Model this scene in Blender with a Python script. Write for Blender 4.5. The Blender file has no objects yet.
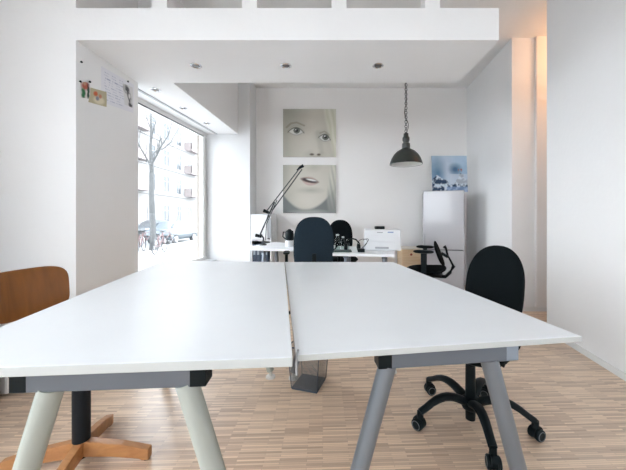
import bpy, math, random
from mathutils import Vector, Matrix, noise
random.seed(7)
PI = math.pi
F = 295.0; PX = 333.0; PY = 217.0; CH = 1.077
def X(px, Y): return (px-PX)*Y/F
def Z(py, Y): return CH-(py-PY)*Y/F
S = bpy.context.scene
COL = S.collection

# ---------------------------------------------------------------- materials
MATS = {}
def mat(name, col, rough=0.5, metal=0.0, spec=0.5, bump=0.0, bscale=50.0, var=0.0, vscale=6.0, coat=0.0, sheen=0.0):
    if name in MATS: return MATS[name]
    m = bpy.data.materials.new(name); m.use_nodes = True
    nt = m.node_tree; b = nt.nodes['Principled BSDF']
    b.inputs['Base Color'].default_value = (*col, 1)
    b.inputs['Roughness'].default_value = rough
    b.inputs['Metallic'].default_value = metal
    b.inputs['Specular IOR Level'].default_value = spec
    b.inputs['Coat Weight'].default_value = coat
    b.inputs['Sheen Weight'].default_value = sheen
    tc = nt.nodes.new('ShaderNodeTexCoord')
    n = nt.nodes.new('ShaderNodeTexNoise'); n.inputs['Scale'].default_value = vscale; n.inputs['Detail'].default_value = 4
    nt.links.new(tc.outputs['Object'], n.inputs['Vector'])
    mx = nt.nodes.new('ShaderNodeMix'); mx.data_type = 'RGBA'
    v = max(var, 0.02)
    mx.inputs['A'].default_value = tuple(c*(1-v) for c in col)+(1,)
    mx.inputs['B'].default_value = tuple(min(1, c*(1+v)) for c in col)+(1,)
    nt.links.new(n.outputs['Fac'], mx.inputs['Factor'])
    nt.links.new(mx.outputs['Result'], b.inputs['Base Color'])
    if bump:
        n2 = nt.nodes.new('ShaderNodeTexNoise'); n2.inputs['Scale'].default_value = bscale; n2.inputs['Detail'].default_value = 5
        nt.links.new(tc.outputs['Object'], n2.inputs['Vector'])
        bp = nt.nodes.new('ShaderNodeBump'); bp.inputs['Strength'].default_value = bump; bp.inputs['Distance'].default_value = 0.01
        nt.links.new(n2.outputs['Fac'], bp.inputs['Height']); nt.links.new(bp.outputs['Normal'], b.inputs['Normal'])
    MATS[name] = m; return m

def wood_mat(name, c1, c2, rough=0.4, scale=(2, 2, 30), coat=0.2):
    m = bpy.data.materials.new(name); m.use_nodes = True
    nt = m.node_tree; b = nt.nodes['Principled BSDF']
    tc = nt.nodes.new('ShaderNodeTexCoord'); mp = nt.nodes.new('ShaderNodeMapping')
    mp.inputs['Scale'].default_value = scale
    n = nt.nodes.new('ShaderNodeTexNoise'); n.inputs['Scale'].default_value = 3; n.inputs['Detail'].default_value = 6; n.inputs['Distortion'].default_value = 0.6
    mx = nt.nodes.new('ShaderNodeMix'); mx.data_type = 'RGBA'
    mx.inputs['A'].default_value = (*c1, 1); mx.inputs['B'].default_value = (*c2, 1)
    rp = nt.nodes.new('ShaderNodeMapRange'); rp.inputs['From Min'].default_value = 0.3; rp.inputs['From Max'].default_value = 0.7
    L = nt.links.new
    L(tc.outputs['Object'], mp.inputs['Vector']); L(mp.outputs['Vector'], n.inputs['Vector'])
    L(n.outputs['Fac'], rp.inputs['Value']); L(rp.outputs['Result'], mx.inputs['Factor']); L(mx.outputs['Result'], b.inputs['Base Color'])
    b.inputs['Roughness'].default_value = rough; b.inputs['Coat Weight'].default_value = coat
    return m

def floor_mat():
    m = bpy.data.materials.new('strip_parquet'); m.use_nodes = True
    nt = m.node_tree; b = nt.nodes['Principled BSDF']; L = nt.links.new
    tc = nt.nodes.new('ShaderNodeTexCoord')
    mp = nt.nodes.new('ShaderNodeMapping'); mp.inputs['Rotation'].default_value = (0, 0, math.radians(-2))
    L(tc.outputs['Object'], mp.inputs['Vector'])
    br = nt.nodes.new('ShaderNodeTexBrick')
    br.offset = 0.37; br.offset_frequency = 2; br.squash = 1.0
    br.inputs['Scale'].default_value = 1.0
    br.inputs['Brick Width'].default_value = 0.19; br.inputs['Row Height'].default_value = 0.0105
    br.inputs['Mortar Size'].default_value = 0.0006; br.inputs['Mortar Smooth'].default_value = 0.3; br.inputs['Bias'].default_value = -0.1
    br.inputs['Color1'].default_value = (0.92, 0.72, 0.53, 1)
    br.inputs['Color2'].default_value = (0.42, 0.27, 0.18, 1)
    br.inputs['Mortar'].default_value = (0.24, 0.15, 0.10, 1)
    L(mp.outputs['Vector'], br.inputs['Vector'])
    n = nt.nodes.new('ShaderNodeTexNoise'); n.inputs['Scale'].default_value = 1.3; n.inputs['Detail'].default_value = 3
    mp2 = nt.nodes.new('ShaderNodeMapping'); mp2.inputs['Scale'].default_value = (8, 90, 1)
    L(mp.outputs['Vector'], mp2.inputs['Vector']); L(mp2.outputs['Vector'], n.inputs['Vector'])
    mx = nt.nodes.new('ShaderNodeMix'); mx.data_type = 'RGBA'; mx.blend_type = 'MIX'; mx.inputs['Factor'].default_value = 0.3
    cr = nt.nodes.new('ShaderNodeMix'); cr.data_type = 'RGBA'
    cr.inputs['A'].default_value = (0.62, 0.44, 0.32, 1); cr.inputs['B'].default_value = (0.90, 0.74, 0.60, 1)
    L(n.outputs['Fac'], cr.inputs['Factor']); L(br.outputs['Color'], mx.inputs['A']); L(cr.outputs['Result'], mx.inputs['B'])
    L(mx.outputs['Result'], b.inputs['Base Color'])
    b.inputs['Roughness'].default_value = 0.30; b.inputs['Specular IOR Level'].default_value = 0.6
    return m

def plaster(name, col, rough=0.85):
    return mat(name, col, rough=rough, spec=0.25, bump=0.12, bscale=28, var=0.02, vscale=2.5)

def attr_mat(name, rough=0.5):
    m = bpy.data.materials.new(name); m.use_nodes = True
    nt = m.node_tree; b = nt.nodes['Principled BSDF']
    a = nt.nodes.new('ShaderNodeAttribute'); a.attribute_name = 'Col'
    nt.links.new(a.outputs['Color'], b.inputs['Base Color']); b.inputs['Roughness'].default_value = rough
    return m

def thin_glass(name, tint=(1, 1, 1), refl=0.08):
    m = bpy.data.materials.new(name); m.use_nodes = True
    nt = m.node_tree; nt.nodes.clear(); L = nt.links.new
    o = nt.nodes.new('ShaderNodeOutputMaterial'); t = nt.nodes.new('ShaderNodeBsdfTransparent'); g = nt.nodes.new('ShaderNodeBsdfGlossy')
    t.inputs['Color'].default_value = (*tint, 1); g.inputs['Roughness'].default_value = 0.02
    lw = nt.nodes.new('ShaderNodeLayerWeight'); lw.inputs['Blend'].default_value = 0.5
    pw_ = nt.nodes.new('ShaderNodeMath'); pw_.operation = 'POWER'; pw_.inputs[1].default_value = 4.0; L(lw.outputs['Facing'], pw_.inputs[0])
    fr = nt.nodes.new('ShaderNodeMapRange'); fr.inputs['To Min'].default_value = refl*0.4; fr.inputs['To Max'].default_value = 0.5; L(pw_.outputs['Value'], fr.inputs['Value'])
    mx = nt.nodes.new('ShaderNodeMixShader')
    L(fr.outputs['Result'], mx.inputs['Fac']); L(t.outputs['BSDF'], mx.inputs[1]); L(g.outputs['BSDF'], mx.inputs[2]); L(mx.outputs['Shader'], o.inputs['Surface'])
    return m

def mesh_mat(name, col, cell=0.006, cover=0.55):
    # fine wire netting: real holes in a regular grid
    m = bpy.data.materials.new(name); m.use_nodes = True
    nt = m.node_tree; b = nt.nodes['Principled BSDF']; L = nt.links.new
    b.inputs['Base Color'].default_value = (*col, 1); b.inputs['Metallic'].default_value = 0.4; b.inputs['Roughness'].default_value = 0.5
    tc = nt.nodes.new('ShaderNodeTexCoord'); v = nt.nodes.new('ShaderNodeTexVoronoi'); v.inputs['Scale'].default_value = 1/cell; v.inputs['Randomness'].default_value = 0.0
    v.voronoi_dimensions = '2D'
    sx_ = nt.nodes.new('ShaderNodeSeparateXYZ'); ad_ = nt.nodes.new('ShaderNodeMath'); cb_ = nt.nodes.new('ShaderNodeCombineXYZ')
    L(tc.outputs['Object'], sx_.inputs['Vector']); L(sx_.outputs['X'], ad_.inputs[0]); L(sx_.outputs['Y'], ad_.inputs[1]); L(ad_.outputs['Value'], cb_.inputs['X']); L(sx_.outputs['Z'], cb_.inputs['Y']); L(cb_.outputs['Vector'], v.inputs['Vector'])
    g = nt.nodes.new('ShaderNodeMath'); g.operation = 'GREATER_THAN'; g.inputs[1].default_value = 1-cover
    L(v.outputs['Distance'], g.inputs[0]); L(g.outputs['Value'], b.inputs['Alpha'])
    return m

WALL = plaster('white_wall_paint', (0.86, 0.86, 0.865))
WARMWALL = plaster('white_plaster', (0.86, 0.845, 0.835))
CEIL = plaster('ceiling_paint', (0.84, 0.83, 0.82))
TRIM = mat('trim_white', (0.80, 0.80, 0.79), rough=0.45)
FLOOR = floor_mat()
TOPW = mat('white_laminate', (0.86, 0.885, 0.915), rough=0.32, spec=0.4, var=0.01)
EDGEW = mat('white_edge', (0.80, 0.80, 0.80), rough=0.4)
BAND = mat('dimmed_grey_edge_band', (0.52, 0.54, 0.535), rough=0.5)  # grey edge banding, with the shade of the side faces put into its colour
STEEL = mat('grey_powder_steel', (0.13, 0.15, 0.18), rough=0.35, metal=0.35, var=0.04)
STEEL2 = mat('silver_leg', (0.19, 0.215, 0.25), rough=0.32, metal=0.5, var=0.03)
CREAM = mat('cream_leg', (0.41, 0.435, 0.40), rough=0.45, metal=0.0, spec=0.3)
BLACKP = mat('black_plastic', (0.004, 0.008, 0.010), rough=0.45, spec=0.16)
BLACKF = mat('black_fabric', (0.003, 0.0055, 0.0068), rough=0.95, bump=0.35, bscale=260, var=0.12, vscale=80, spec=0.15)
SLATEF = mat('slate_fabric', (0.019, 0.032, 0.045), rough=0.95, bump=0.35, bscale=260, var=0.12, vscale=60, spec=0.15)
CHROME = mat('chrome', (0.7, 0.7, 0.72), rough=0.15, metal=1.0)
DARKMETAL = mat('dark_metal', (0.035, 0.042, 0.05), rough=0.35, metal=0.4)
WHITEP = mat('white_plastic', (0.74, 0.75, 0.77), rough=0.35)
GREYP = mat('grey_plastic', (0.35, 0.36, 0.38), rough=0.45)
FRIDGE = mat('fridge_enamel', (0.50, 0.50, 0.53), rough=0.22, coat=0.4)
PLY = wood_mat('orange_plywood', (0.19, 0.062, 0.006), (0.27, 0.092, 0.010), rough=0.35, scale=(1.2, 9, 1.5))
BEECH = wood_mat('beech_leg', (0.40, 0.17, 0.06), (0.54, 0.26, 0.10), rough=0.38, scale=(2, 14, 14))
PINE = wood_mat('pine_board', (0.70, 0.50, 0.30), (0.80, 0.62, 0.42), rough=0.5, scale=(1, 1, 12))
GLASS = thin_glass('window_glass')
JAR = thin_glass('jar_glass', (0.72, 0.80, 0.78))

# ---------------------------------------------------------------- mesh builder
class MB:
    def __init__(s): s.v = []; s.f = []; s.M = Matrix()
    def add(s, vs, fs):
        o = len(s.v); s.v += [tuple(s.M @ Vector(p)) for p in vs]; s.f += [tuple(o+i for i in f) for f in fs]; return s
    def box(s, x0, x1, y0, y1, z0, z1):
        return s.prism([(x0, y0), (x1, y0), (x1, y1), (x0, y1)], z0, z1)
    def prism(s, poly, z0, z1):
        a = sum(poly[i][0]*poly[(i+1) % len(poly)][1]-poly[(i+1) % len(poly)][0]*poly[i][1] for i in range(len(poly)))
        if a < 0: poly = poly[::-1]
        n = len(poly)
        vs = [(p[0], p[1], z0) for p in poly]+[(p[0], p[1], z1) for p in poly]
        fs = [tuple(range(n))[::-1], tuple(range(n, 2*n))]+[(i, (i+1) % n, n+(i+1) % n, n+i) for i in range(n)]
        return s.add(vs, fs)
    def tube(s, pts, rad, n=12, squash=1.0):
        pts = [Vector(p) for p in pts]
        if not isinstance(rad, (list, tuple)): rad = [rad]*len(pts)
        up = None; rings = []
        for i, p in enumerate(pts):
            t = (pts[min(i+1, len(pts)-1)]-pts[max(i-1, 0)]).normalized()
            if up is None:
                up = Vector((0, 0, 1)) if abs(t.z) < 0.9 else Vector((0, 1, 0))
            a = t.cross(up)
            if a.length < 1e-4: a = t.cross(Vector((1, 0, 0)))
            a.normalize(); b = a.cross(t).normalized(); up = b
            rings.append([p+a*math.cos(2*PI*k/n)*rad[i]+b*math.sin(2*PI*k/n)*rad[i]*squash for k in range(n)])
        vs = [q for r in rings for q in r]; fs = []
        for i in range(len(pts)-1):
            for k in range(n):
                fs.append((i*n+k, i*n+(k+1) % n, (i+1)*n+(k+1) % n, (i+1)*n+k))
        fs.append(tuple(range(n))[::-1]); fs.append(tuple(range((len(pts)-1)*n, len(pts)*n)))
        return s.add(vs, fs)
    def beam(s, pts, w, h):
        # rectangular section sweep: w sideways, h vertical (lists allowed)
        pts = [Vector(p) for p in pts]; n = len(pts)
        w = w if isinstance(w, (list, tuple)) else [w]*n; h = h if isinstance(h, (list, tuple)) else [h]*n
        vs = []
        for i, p in enumerate(pts):
            t = (pts[min(i+1, n-1)]-pts[max(i-1, 0)]).normalized()
            a = t.cross(Vector((0, 0, 1)))
            if a.length < 1e-4: a = Vector((1, 0, 0))
            a.normalize(); b = a.cross(t).normalized()
            for (u, q) in ((-1, -1), (1, -1), (1, 1), (-1, 1)): vs.append(p+a*u*w[i]/2+b*q*h[i]/2)
        fs = [(0, 3, 2, 1), tuple((n-1)*4+k for k in (0, 1, 2, 3))]
        for i in range(n-1):
            for k in range(4): fs.append((i*4+k, i*4+(k+1) % 4, (i+1)*4+(k+1) % 4, (i+1)*4+k))
        return s.add(vs, fs)
    def lathe(s, prof, c=(0, 0, 0), n=24, axis='Z', cap=True):
        vs = []; fs = []
        for (r, z) in prof:
            for k in range(n):
                a = 2*PI*k/n; x, y = max(r, 1e-5)*math.cos(a), max(r, 1e-5)*math.sin(a)
                q = (x, y, z) if axis == 'Z' else ((x, z, y) if axis == 'Y' else (z, x, y))
                vs.append((c[0]+q[0], c[1]+q[1], c[2]+q[2]))
        m = len(prof)
        for i in range(m-1):
            for k in range(n): fs.append((i*n+k, i*n+(k+1) % n, (i+1)*n+(k+1) % n, (i+1)*n+k))
        if cap: fs.append(tuple(range(n))[::-1]); fs.append(tuple(range((m-1)*n, m*n)))
        return s.add(vs, fs)
    def torus(s, c, R, r, ax=(0, 0, 1), n=24, m=8, sy=1.0):
        q = Vector(ax).to_track_quat('Z', 'Y'); vs = []; fs = []
        for i in range(n):
            a = 2*PI*i/n
            for j in range(m):
                b = 2*PI*j/m; rr = R+r*math.cos(b)
                vs.append(Vector(c)+q @ Vector((rr*math.cos(a), rr*math.sin(a)*sy, r*math.sin(b))))
        for i in range(n):
            for j in range(m):
                fs.append((i*m+j, ((i+1) % n)*m+j, ((i+1) % n)*m+(j+1) % m, i*m+(j+1) % m))
        return s.add(vs, fs)
    def pillow(s, outline, tf, tb, fn, rings=7, p=3.0):
        n = len(outline); cu = sum(q[0] for q in outline)/n; cv = sum(q[1] for q in outline)/n
        sc = [math.cos(PI/2*k/rings) for k in range(rings)]
        vs = []; fs = []
        def ring(side, t):
            for k, q in enumerate(sc):
                if side < 0 and k == 0: continue
                for (u, v) in outline:
                    h = t*(1-q**p)**(1/2.2) if q < 1 else 0
                    vs.append(fn(cu+(u-cu)*q, cv+(v-cv)*q, side*h))
            vs.append(fn(cu, cv, side*t))
        ring(1, tf); cf = rings*n
        for k in range(rings-1):
            for i in range(n): fs.append((k*n+i, k*n+(i+1) % n, (k+1)*n+(i+1) % n, (k+1)*n+i))
        for i in range(n): fs.append(((rings-1)*n+i, (rings-1)*n+(i+1) % n, cf))
        o = len(vs); ring(-1, tb); cb = len(vs)-1
        idx = lambda k, i: i % n if k == 0 else o+(k-1)*n+i % n
        for k in range(rings-1):
            for i in range(n): fs.append((idx(k, i+1), idx(k, i), idx(k+1, i), idx(k+1, i+1)))
        for i in range(n): fs.append((idx(rings-1, i+1), idx(rings-1, i), cb))
        return s.add(vs, fs)
    def build(s, name, m, parent=None, smooth=False, bevel=0.0, sub=0):
        me = bpy.data.meshes.new(name); me.from_pydata(s.v, [], s.f); me.validate(); me.update()
        o = bpy.data.objects.new(name, me); COL.objects.link(o)
        if m: me.materials.append(m)
        if parent: o.parent = parent
        if smooth:
            for p in me.polygons: p.use_smooth = True
            e = o.modifiers.new('es', 'EDGE_SPLIT'); e.split_angle = math.radians(40)
        if bevel:
            b = o.modifiers.new('bv', 'BEVEL'); b.width = bevel; b.segments = 2; b.limit_method = 'ANGLE'
            if smooth: o.modifiers.move(1, 0)
        return o

def tag(o, label=None, cat=None, group=None, kind=None):
    if label: o['label'] = label
    if cat: o['category'] = cat
    if group: o['group'] = group
    if kind: o['kind'] = kind
    return o
def struct(o): o['kind'] = 'structure'; return o
def thing(name, label, cat, loc=(0, 0, 0), rz=0, group=None):
    o = bpy.data.objects.new(name, None); COL.objects.link(o); o.empty_display_size = 0.1
    o.location = loc; o.rotation_euler = (0, 0, rz)
    return tag(o, label, cat, group)
def copy_tree(o, parent=None):
    c = o.copy(); COL.objects.link(c); c.parent = parent
    for ch in list(o.children): copy_tree(ch, c)
    return c

# ---------------------------------------------------------------- room shell
CZ = 3.13          # ceiling height
BW = 4.69          # back wall
YP = 4.335         # far pier front
fl = [(-2.40, -3.6), (1.35, -3.6), (2.02, 2.787), (3.3, 2.787), (3.3, 3.38), (2.05, 3.38), (2.13, BW), (-1.22, BW), (-1.22, YP), (-1.852, YP), (-2.02, 2.69), (-2.4, 2.69)]
struct(MB().prism(fl, -0.06, 0).build('floor', FLOOR))
struct(MB().box(-2.75, 3.5, -3.9, 5.0, CZ, CZ+0.12).build('ceiling', CEIL))
struct(MB().box(-1.99, 2.4, BW, BW+0.2, -0.06, CZ).build('wall_back', WARMWALL))
struct(MB().prism([(-1.99, YP+0.0), (-1.22, YP), (-1.22, BW), (-1.99, BW)], -0.06, CZ).build('wall_far_left_pier', plaster('white_paint_dimmed', (0.72, 0.725, 0.73))))  # same white paint as the walls, greyed to offset the strong window light
struct(MB().box(-2.65, -1.777, 2.04, 2.69, -0.06, CZ).build('wall_left_pier', WALL))
# near left wall with an unseen window opening, added and sized for side daylight
nl = MB()
nl.box(-2.65, -2.40, -3.6, 2.04, -0.06, 0.80); nl.box(-2.65, -2.40, -3.6, 2.04, 2.45, CZ)
nl.box(-2.65, -2.40, -3.6, -1.9, 0.80, 2.45); nl.box(-2.65, -2.40, 0.75, 2.04, 0.80, 2.45)
struct(nl.build('wall_left', WALL))
# rear wall (behind the viewer) with an unseen opening, put in and cut to tune fill daylight
rw = MB(); rw.box(-2.65, 1.7, -3.85, -3.6, -0.06, 0.9); rw.box(-2.65, 1.7, -3.85, -3.6, 2.35, CZ)
rw.box(-2.65, -1.3, -3.85, -3.6, 0.9, 2.35); rw.box(0.5, 1.7, -3.85, -3.6, 0.9, 2.35)
struct(rw.build('wall_rear', WALL))
struct(MB().prism([(1.35, -3.6), (2.02, 2.787), (2.17, 2.787), (1.55, -3.6)], -0.06, CZ).build('wall_right', WALL))
struct(MB().prism([(2.05, 3.38), (2.13, BW), (2.4, BW), (2.4, 3.58), (3.5, 3.58), (3.5, 3.38)], -0.06, CZ).build('wall_right_far', WALL))
struct(MB().box(2.17, 3.5, 2.60, 2.787, -0.06, CZ).build('wall_passage_near', WALL))
struct(MB().box(3.3, 3.5, 2.787, 3.38, -0.06, CZ).build('wall_passage_end', WALL))
# left window wall: low sill wall, head and the outer reveal
def wx(y): return -1.987+(y-2.99)*(0.135/1.345)
struct(MB().prism([(wx(2.69), 2.69), (wx(YP), YP), (wx(YP)-0.10, YP), (wx(2.69)-0.10, 2.69)], -0.06, 0.43).build('wall_window_sill', WALL))
struct(MB().prism([(wx(2.69), 2.69), (wx(YP), YP), (wx(YP)-0.2, YP), (wx(2.69)-0.2, 2.69)], 2.30, CZ).build('wall_window_head', WALL))
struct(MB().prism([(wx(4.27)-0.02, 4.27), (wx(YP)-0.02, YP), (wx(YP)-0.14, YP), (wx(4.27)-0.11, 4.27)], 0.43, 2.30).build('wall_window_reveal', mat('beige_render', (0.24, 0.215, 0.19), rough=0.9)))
struct(MB().prism([(-1.459, 2.69), (-1.40, YP), (wx(YP), YP), (wx(2.69), 2.69)], 2.30, CZ).build('ceiling_bulkhead', WALL))
# window with frame, pane, sill
w = thing('window_1', None, None); w['kind'] = 'structure'
def strip(y0, y1, z0, z1, a, b):
    return MB().prism([(wx(y0)+a, y0), (wx(y1)+a, y1), (wx(y1)+b, y1), (wx(y0)+b, y0)], z0, z1)
fm = MATS['trim_white']
fr = MB()
for (y0, y1, z0, z1) in ((2.69, YP, 2.24, 2.30), (2.69, YP, 0.43, 0.50), (4.23, 4.30, 0.50, 2.24), (2.69, 2.76, 0.50, 2.24)):
    t = strip(y0, y1, z0, z1, -0.055, 0.0); fr.v, fr.f, _ = fr.v+t.v, fr.f+[tuple(i+len(fr.v) for i in f) for f in t.f], 0
fr.build('window_frame', fm, w, bevel=0.004)
t = MB(); q = strip(2.72, 4.24, 2.232, 2.244, -0.004, 0.004); t.v, t.f = q.v, q.f; t.build('window_gasket', mat('rubber_seal', (0.08, 0.085, 0.09), rough=0.6), w)
t = strip(2.76, 4.23, 0.50, 2.24, -0.033, -0.027); t.build('window_pane', GLASS, w)
struct(strip(2.69, YP, 0.43, 0.455, 0.0, 0.14).build('trim_1', mat('stone_sill', (0.55, 0.56, 0.58), rough=0.4)))
# curtain rail groove in the bulkhead soffit
struct(strip(2.69, YP, 2.288, 2.30, 0.13, 0.155).build('trim_2', mat('rail_grey', (0.45, 0.46, 0.48), rough=0.4)))
# suspended beam and its posts up to the ceiling
struct(MB().box(-1.777, 1.148, 2.04, 2.69, 2.30, 2.522).build('ceiling_beam', WALL))
pp = MB()
for x in (159.5, 249.5, 339, 432.5):
    c = X(x, 2.04); pp = MB().box(c-0.052, c+0.052, 2.04, 2.14, 2.522, CZ); struct(pp.build('ceiling_beam_post', WALL))
# skirting
struct(MB().prism([(1.335, -3.6), (2.008, 2.787), (2.02, 2.787), (1.35, -3.6)], 0, 0.045).build('baseboard_right', TRIM))
struct(MB().box(2.05, 3.3, 3.365, 3.38, 0, 0.05).build('baseboard_passage', TRIM))
struct(MB().prism([(2.038, 3.37), (2.118, BW), (2.13, BW), (2.05, 3.37)], 0, 0.05).build('baseboard_right_far', TRIM))
struct(MB().box(-1.22, 2.11, BW-0.014, BW, 0, 0.06).build('baseboard_back', TRIM))
struct(MB().box(2.31, 3.3, 3.345, 3.38, 0.05, CZ).build('trim_3', WARMWALL))

# recessed spots
def spot():
    r = thing('recessed_spotlight', 'x', 'spotlight')
    MB().lathe([(0.042, 0.0), (0.044, -0.004), (0.036, -0.008), (0.030, -0.003), (0.030, 0.0)], n=24).build('trim_ring', CHROME, r, smooth=True)
    MB().lathe([(0.029, -0.0005), (0.029, -0.003), (0.018, -0.006), (0.004, -0.007)], n=20).build('lamp', mat('halogen_lens', (0.12, 0.12, 0.12), rough=0.2, metal=0.3), r, smooth=True)
    return r
sp = spot(); first = True
for (x, y, lab) in ((X(196, 2.381), 2.381, 'small round recessed spotlight at the left end of the white suspended beam'),
                    (X(286, 2.381), 2.381, 'small round recessed spotlight in the middle of the suspended beam underside'),
                    (X(378, 2.381), 2.381, 'small round recessed spotlight toward the right end of the suspended beam'),
                    (-1.700, 2.83, 'recessed spotlight above the window nearest to the pinned papers'),
                    (-1.683, 3.31, 'middle recessed spotlight of the row above the street window'),
                    (-1.640, 3.838, 'farthest recessed spotlight of the row above the street window')):
    o = sp if first else copy_tree(sp); first = False
    o.location = (x, y, 2.30); o['label'] = lab; o['group'] = 'recessed ceiling spotlights'

# ---------------------------------------------------------------- big tables
def table(name, label, corners, top, thick, frames, legmat, beammat, legr=0.024, capflip=False):
    cx = sum(c[0] for c in corners)/4; cy = sum(c[1] for c in corners)/4
    t = thing(name, label, 'table', (cx, cy, 0))
    m = MB().prism([(c[0]-cx, c[1]-cy) for c in corners], top-thick, top)
    tt = m.build('tabletop', TOPW, t, bevel=0.002)
    tt.data.materials.append(BAND)
    for p in tt.data.polygons:
        if abs(p.normal.z) < 0.5: p.material_index = 1
    zb = top-thick
    for (bx0, by0, bx1, by1, t0, t1, splay, light) in frames:
        a = Vector((bx0-cx, by0-cy, 0)); b = Vector((bx1-cx, by1-cy, 0)); d = (b-a).normalized()
        zc = zb-0.0235
        bm = MB().beam([a+Vector((0, 0, zc)), b+Vector((0, 0, zc))], 0.045, 0.045).build('cross_beam', beammat, t, bevel=0.003)
        n = Vector((d.y, -d.x, 0))
        e = MB().beam([a-d*0.004+Vector((0, 0, zc)), a+d*0.034+Vector((0, 0, zc))], 0.046, 0.043).build('end_cap', BLACKP if light != 1 else BLACKP, bm, bevel=0.002)
        e = MB().beam([b-d*0.034+Vector((0, 0, zc)), b+d*0.004+Vector((0, 0, zc))], 0.046, 0.043).build('end_cap', BLACKP if not light else mat('light_steel', (0.27, 0.32, 0.39), rough=0.3, metal=0.4), bm, bevel=0.002)
        # long rail mounting plate tapering to the top
        MB().prism([((a-d*0.03+n*0.02).x, (a-d*0.03+n*0.02).y), ((b+d*0.03+n*0.02).x, (b+d*0.03+n*0.02).y), ((b+d*0.03-n*0.02).x, (b+d*0.03-n*0.02).y), ((a-d*0.03-n*0.02).x, (a-d*0.03-n*0.02).y)], zb-0.003, zb).build('mounting_plate', beammat, bm)
        for (k, sgn) in ((t0, -1), (t1, 1)):
            p = a+(b-a)*k
            p0 = p+Vector((0, 0, zc-0.020)); p1 = p+d*sgn*splay+Vector((0, 0, 0.045))
            lg = MB().tube([p0, p0.lerp(p1, 0.5), p1], [legr*1.02, legr, legr*0.9], n=20).build('leg', legmat, t, smooth=True)
            MB().lathe([(0.020, 0.052), (0.012, 0.04), (0.010, 0.016), (0.030, 0.010), (0.032, 0.0)], c=(p1.x, p1.y, 0), n=20).build('foot', mat('foot_white', (0.72, 0.71, 0.68), rough=0.4), lg, smooth=True)
    return t

TR = CH-0.347; TL = CH-0.335
RA = (-0.0933, 0.740); RB = (0.725, 0.858); RC = (0.463, 2.275); RD = (-0.372, 2.275)
rt = table('table', 'white work table on silver-grey slanted legs, right of the two big tables', [RA, RB, RC, RD], TR, 0.0165,
      [(0.123, 0.812, 0.522, 0.862, 0.07, 0.82, 0.175, 1), (-0.115, 1.985, 0.300, 2.035, 0.06, 0.85, 0.175, 0)], STEEL2, STEEL)
LA = (-0.0960, 0.703); LB = (-0.3612, 2.196); LC = (-1.302, 2.272); LD = (-0.959, 0.640)
lt = table('table', 'white work table on cream slanted legs, left of the two big tables', [LD, LA, LB, LC], TL, 0.0225,
      [(-0.737, 0.695, -0.307, 0.722, 0.165, 0.885, 0.185, 0), (-0.985, 1.94, -0.555, 1.972, 0.165, 0.885, 0.185, 0)], CREAM, STEEL, legr=0.0255)

# ---------------------------------------------------------------- swivel chairs
def arch(w, h, nb=2.6, nt=2.2, taper=0.0, n=48, split=0.55):
    # outline (u across, v up) rounded top, softer bottom
    pts = []; c = h*split
    for i in range(n):
        a = 2*PI*i/n; ca, sa = math.cos(a), math.sin(a)
        if sa >= 0: e = 2/nt; u = math.copysign(abs(ca)**e, ca)*w/2; v = c+abs(sa)**e*(h-c)
        else: e = 2/nb; u = math.copysign(abs(ca)**e, ca)*w/2*(1+0*taper); v = c-abs(sa)**e*c
        u *= 1-taper*(v/h)
        pts.append((u, v))
    return pts
def rrect(w, d, e=3.5, n=40, taper=0):
    pts = []
    for i in range(n):
        a = 2*PI*i/n; ca, sa = math.cos(a), math.sin(a)
        u = math.copysign(abs(ca)**(2/e), ca)*w/2; v = math.copysign(abs(sa)**(2/e), sa)*d/2
        pts.append((u, v*(1-taper*(u/w))))
    return pts

def caster(parent, x, y, rot, metal=BLACKP):
    c = MB(); c.M = Matrix.Translation((x, y, 0)) @ Matrix.Rotation(rot, 4, 'Z')
    c.tube([(0, 0, 0.045), (0, 0, 0.092)], 0.016, n=12)
    c.lathe([(0.006, -0.012), (0.031, -0.012), (0.031, 0.012), (0.006, 0.012)], c=(-0.006, 0, 0.036), n=18, axis='Y')
    cc = c.build('caster', BLACKP, parent, smooth=True)
    for s in (-1, 1):
        w_ = MB(); w_.M = c.M
        w_.lathe([(0.004, s*0.013), (0.020, s*0.013), (0.0285, s*0.013), (0.0285, s*0.024), (0.025, s*0.028), (0.010, s*0.0285), (0.004, s*0.0275)], c=(-0.008, 0, 0.0285), n=22, axis='Y')
        w_.build('wheel', BLACKP, cc, smooth=True)
        r_ = MB(); r_.M = c.M
        r_.torus((-0.008, s*0.0282, 0.0285), 0.0205, 0.0018, ax=(0, 1, 0), n=20, m=6)
        r_.build('wheel_ring', mat('wheel_ring_grey', (0.16, 0.17, 0.18), rough=0.4), cc, smooth=True)

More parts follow.
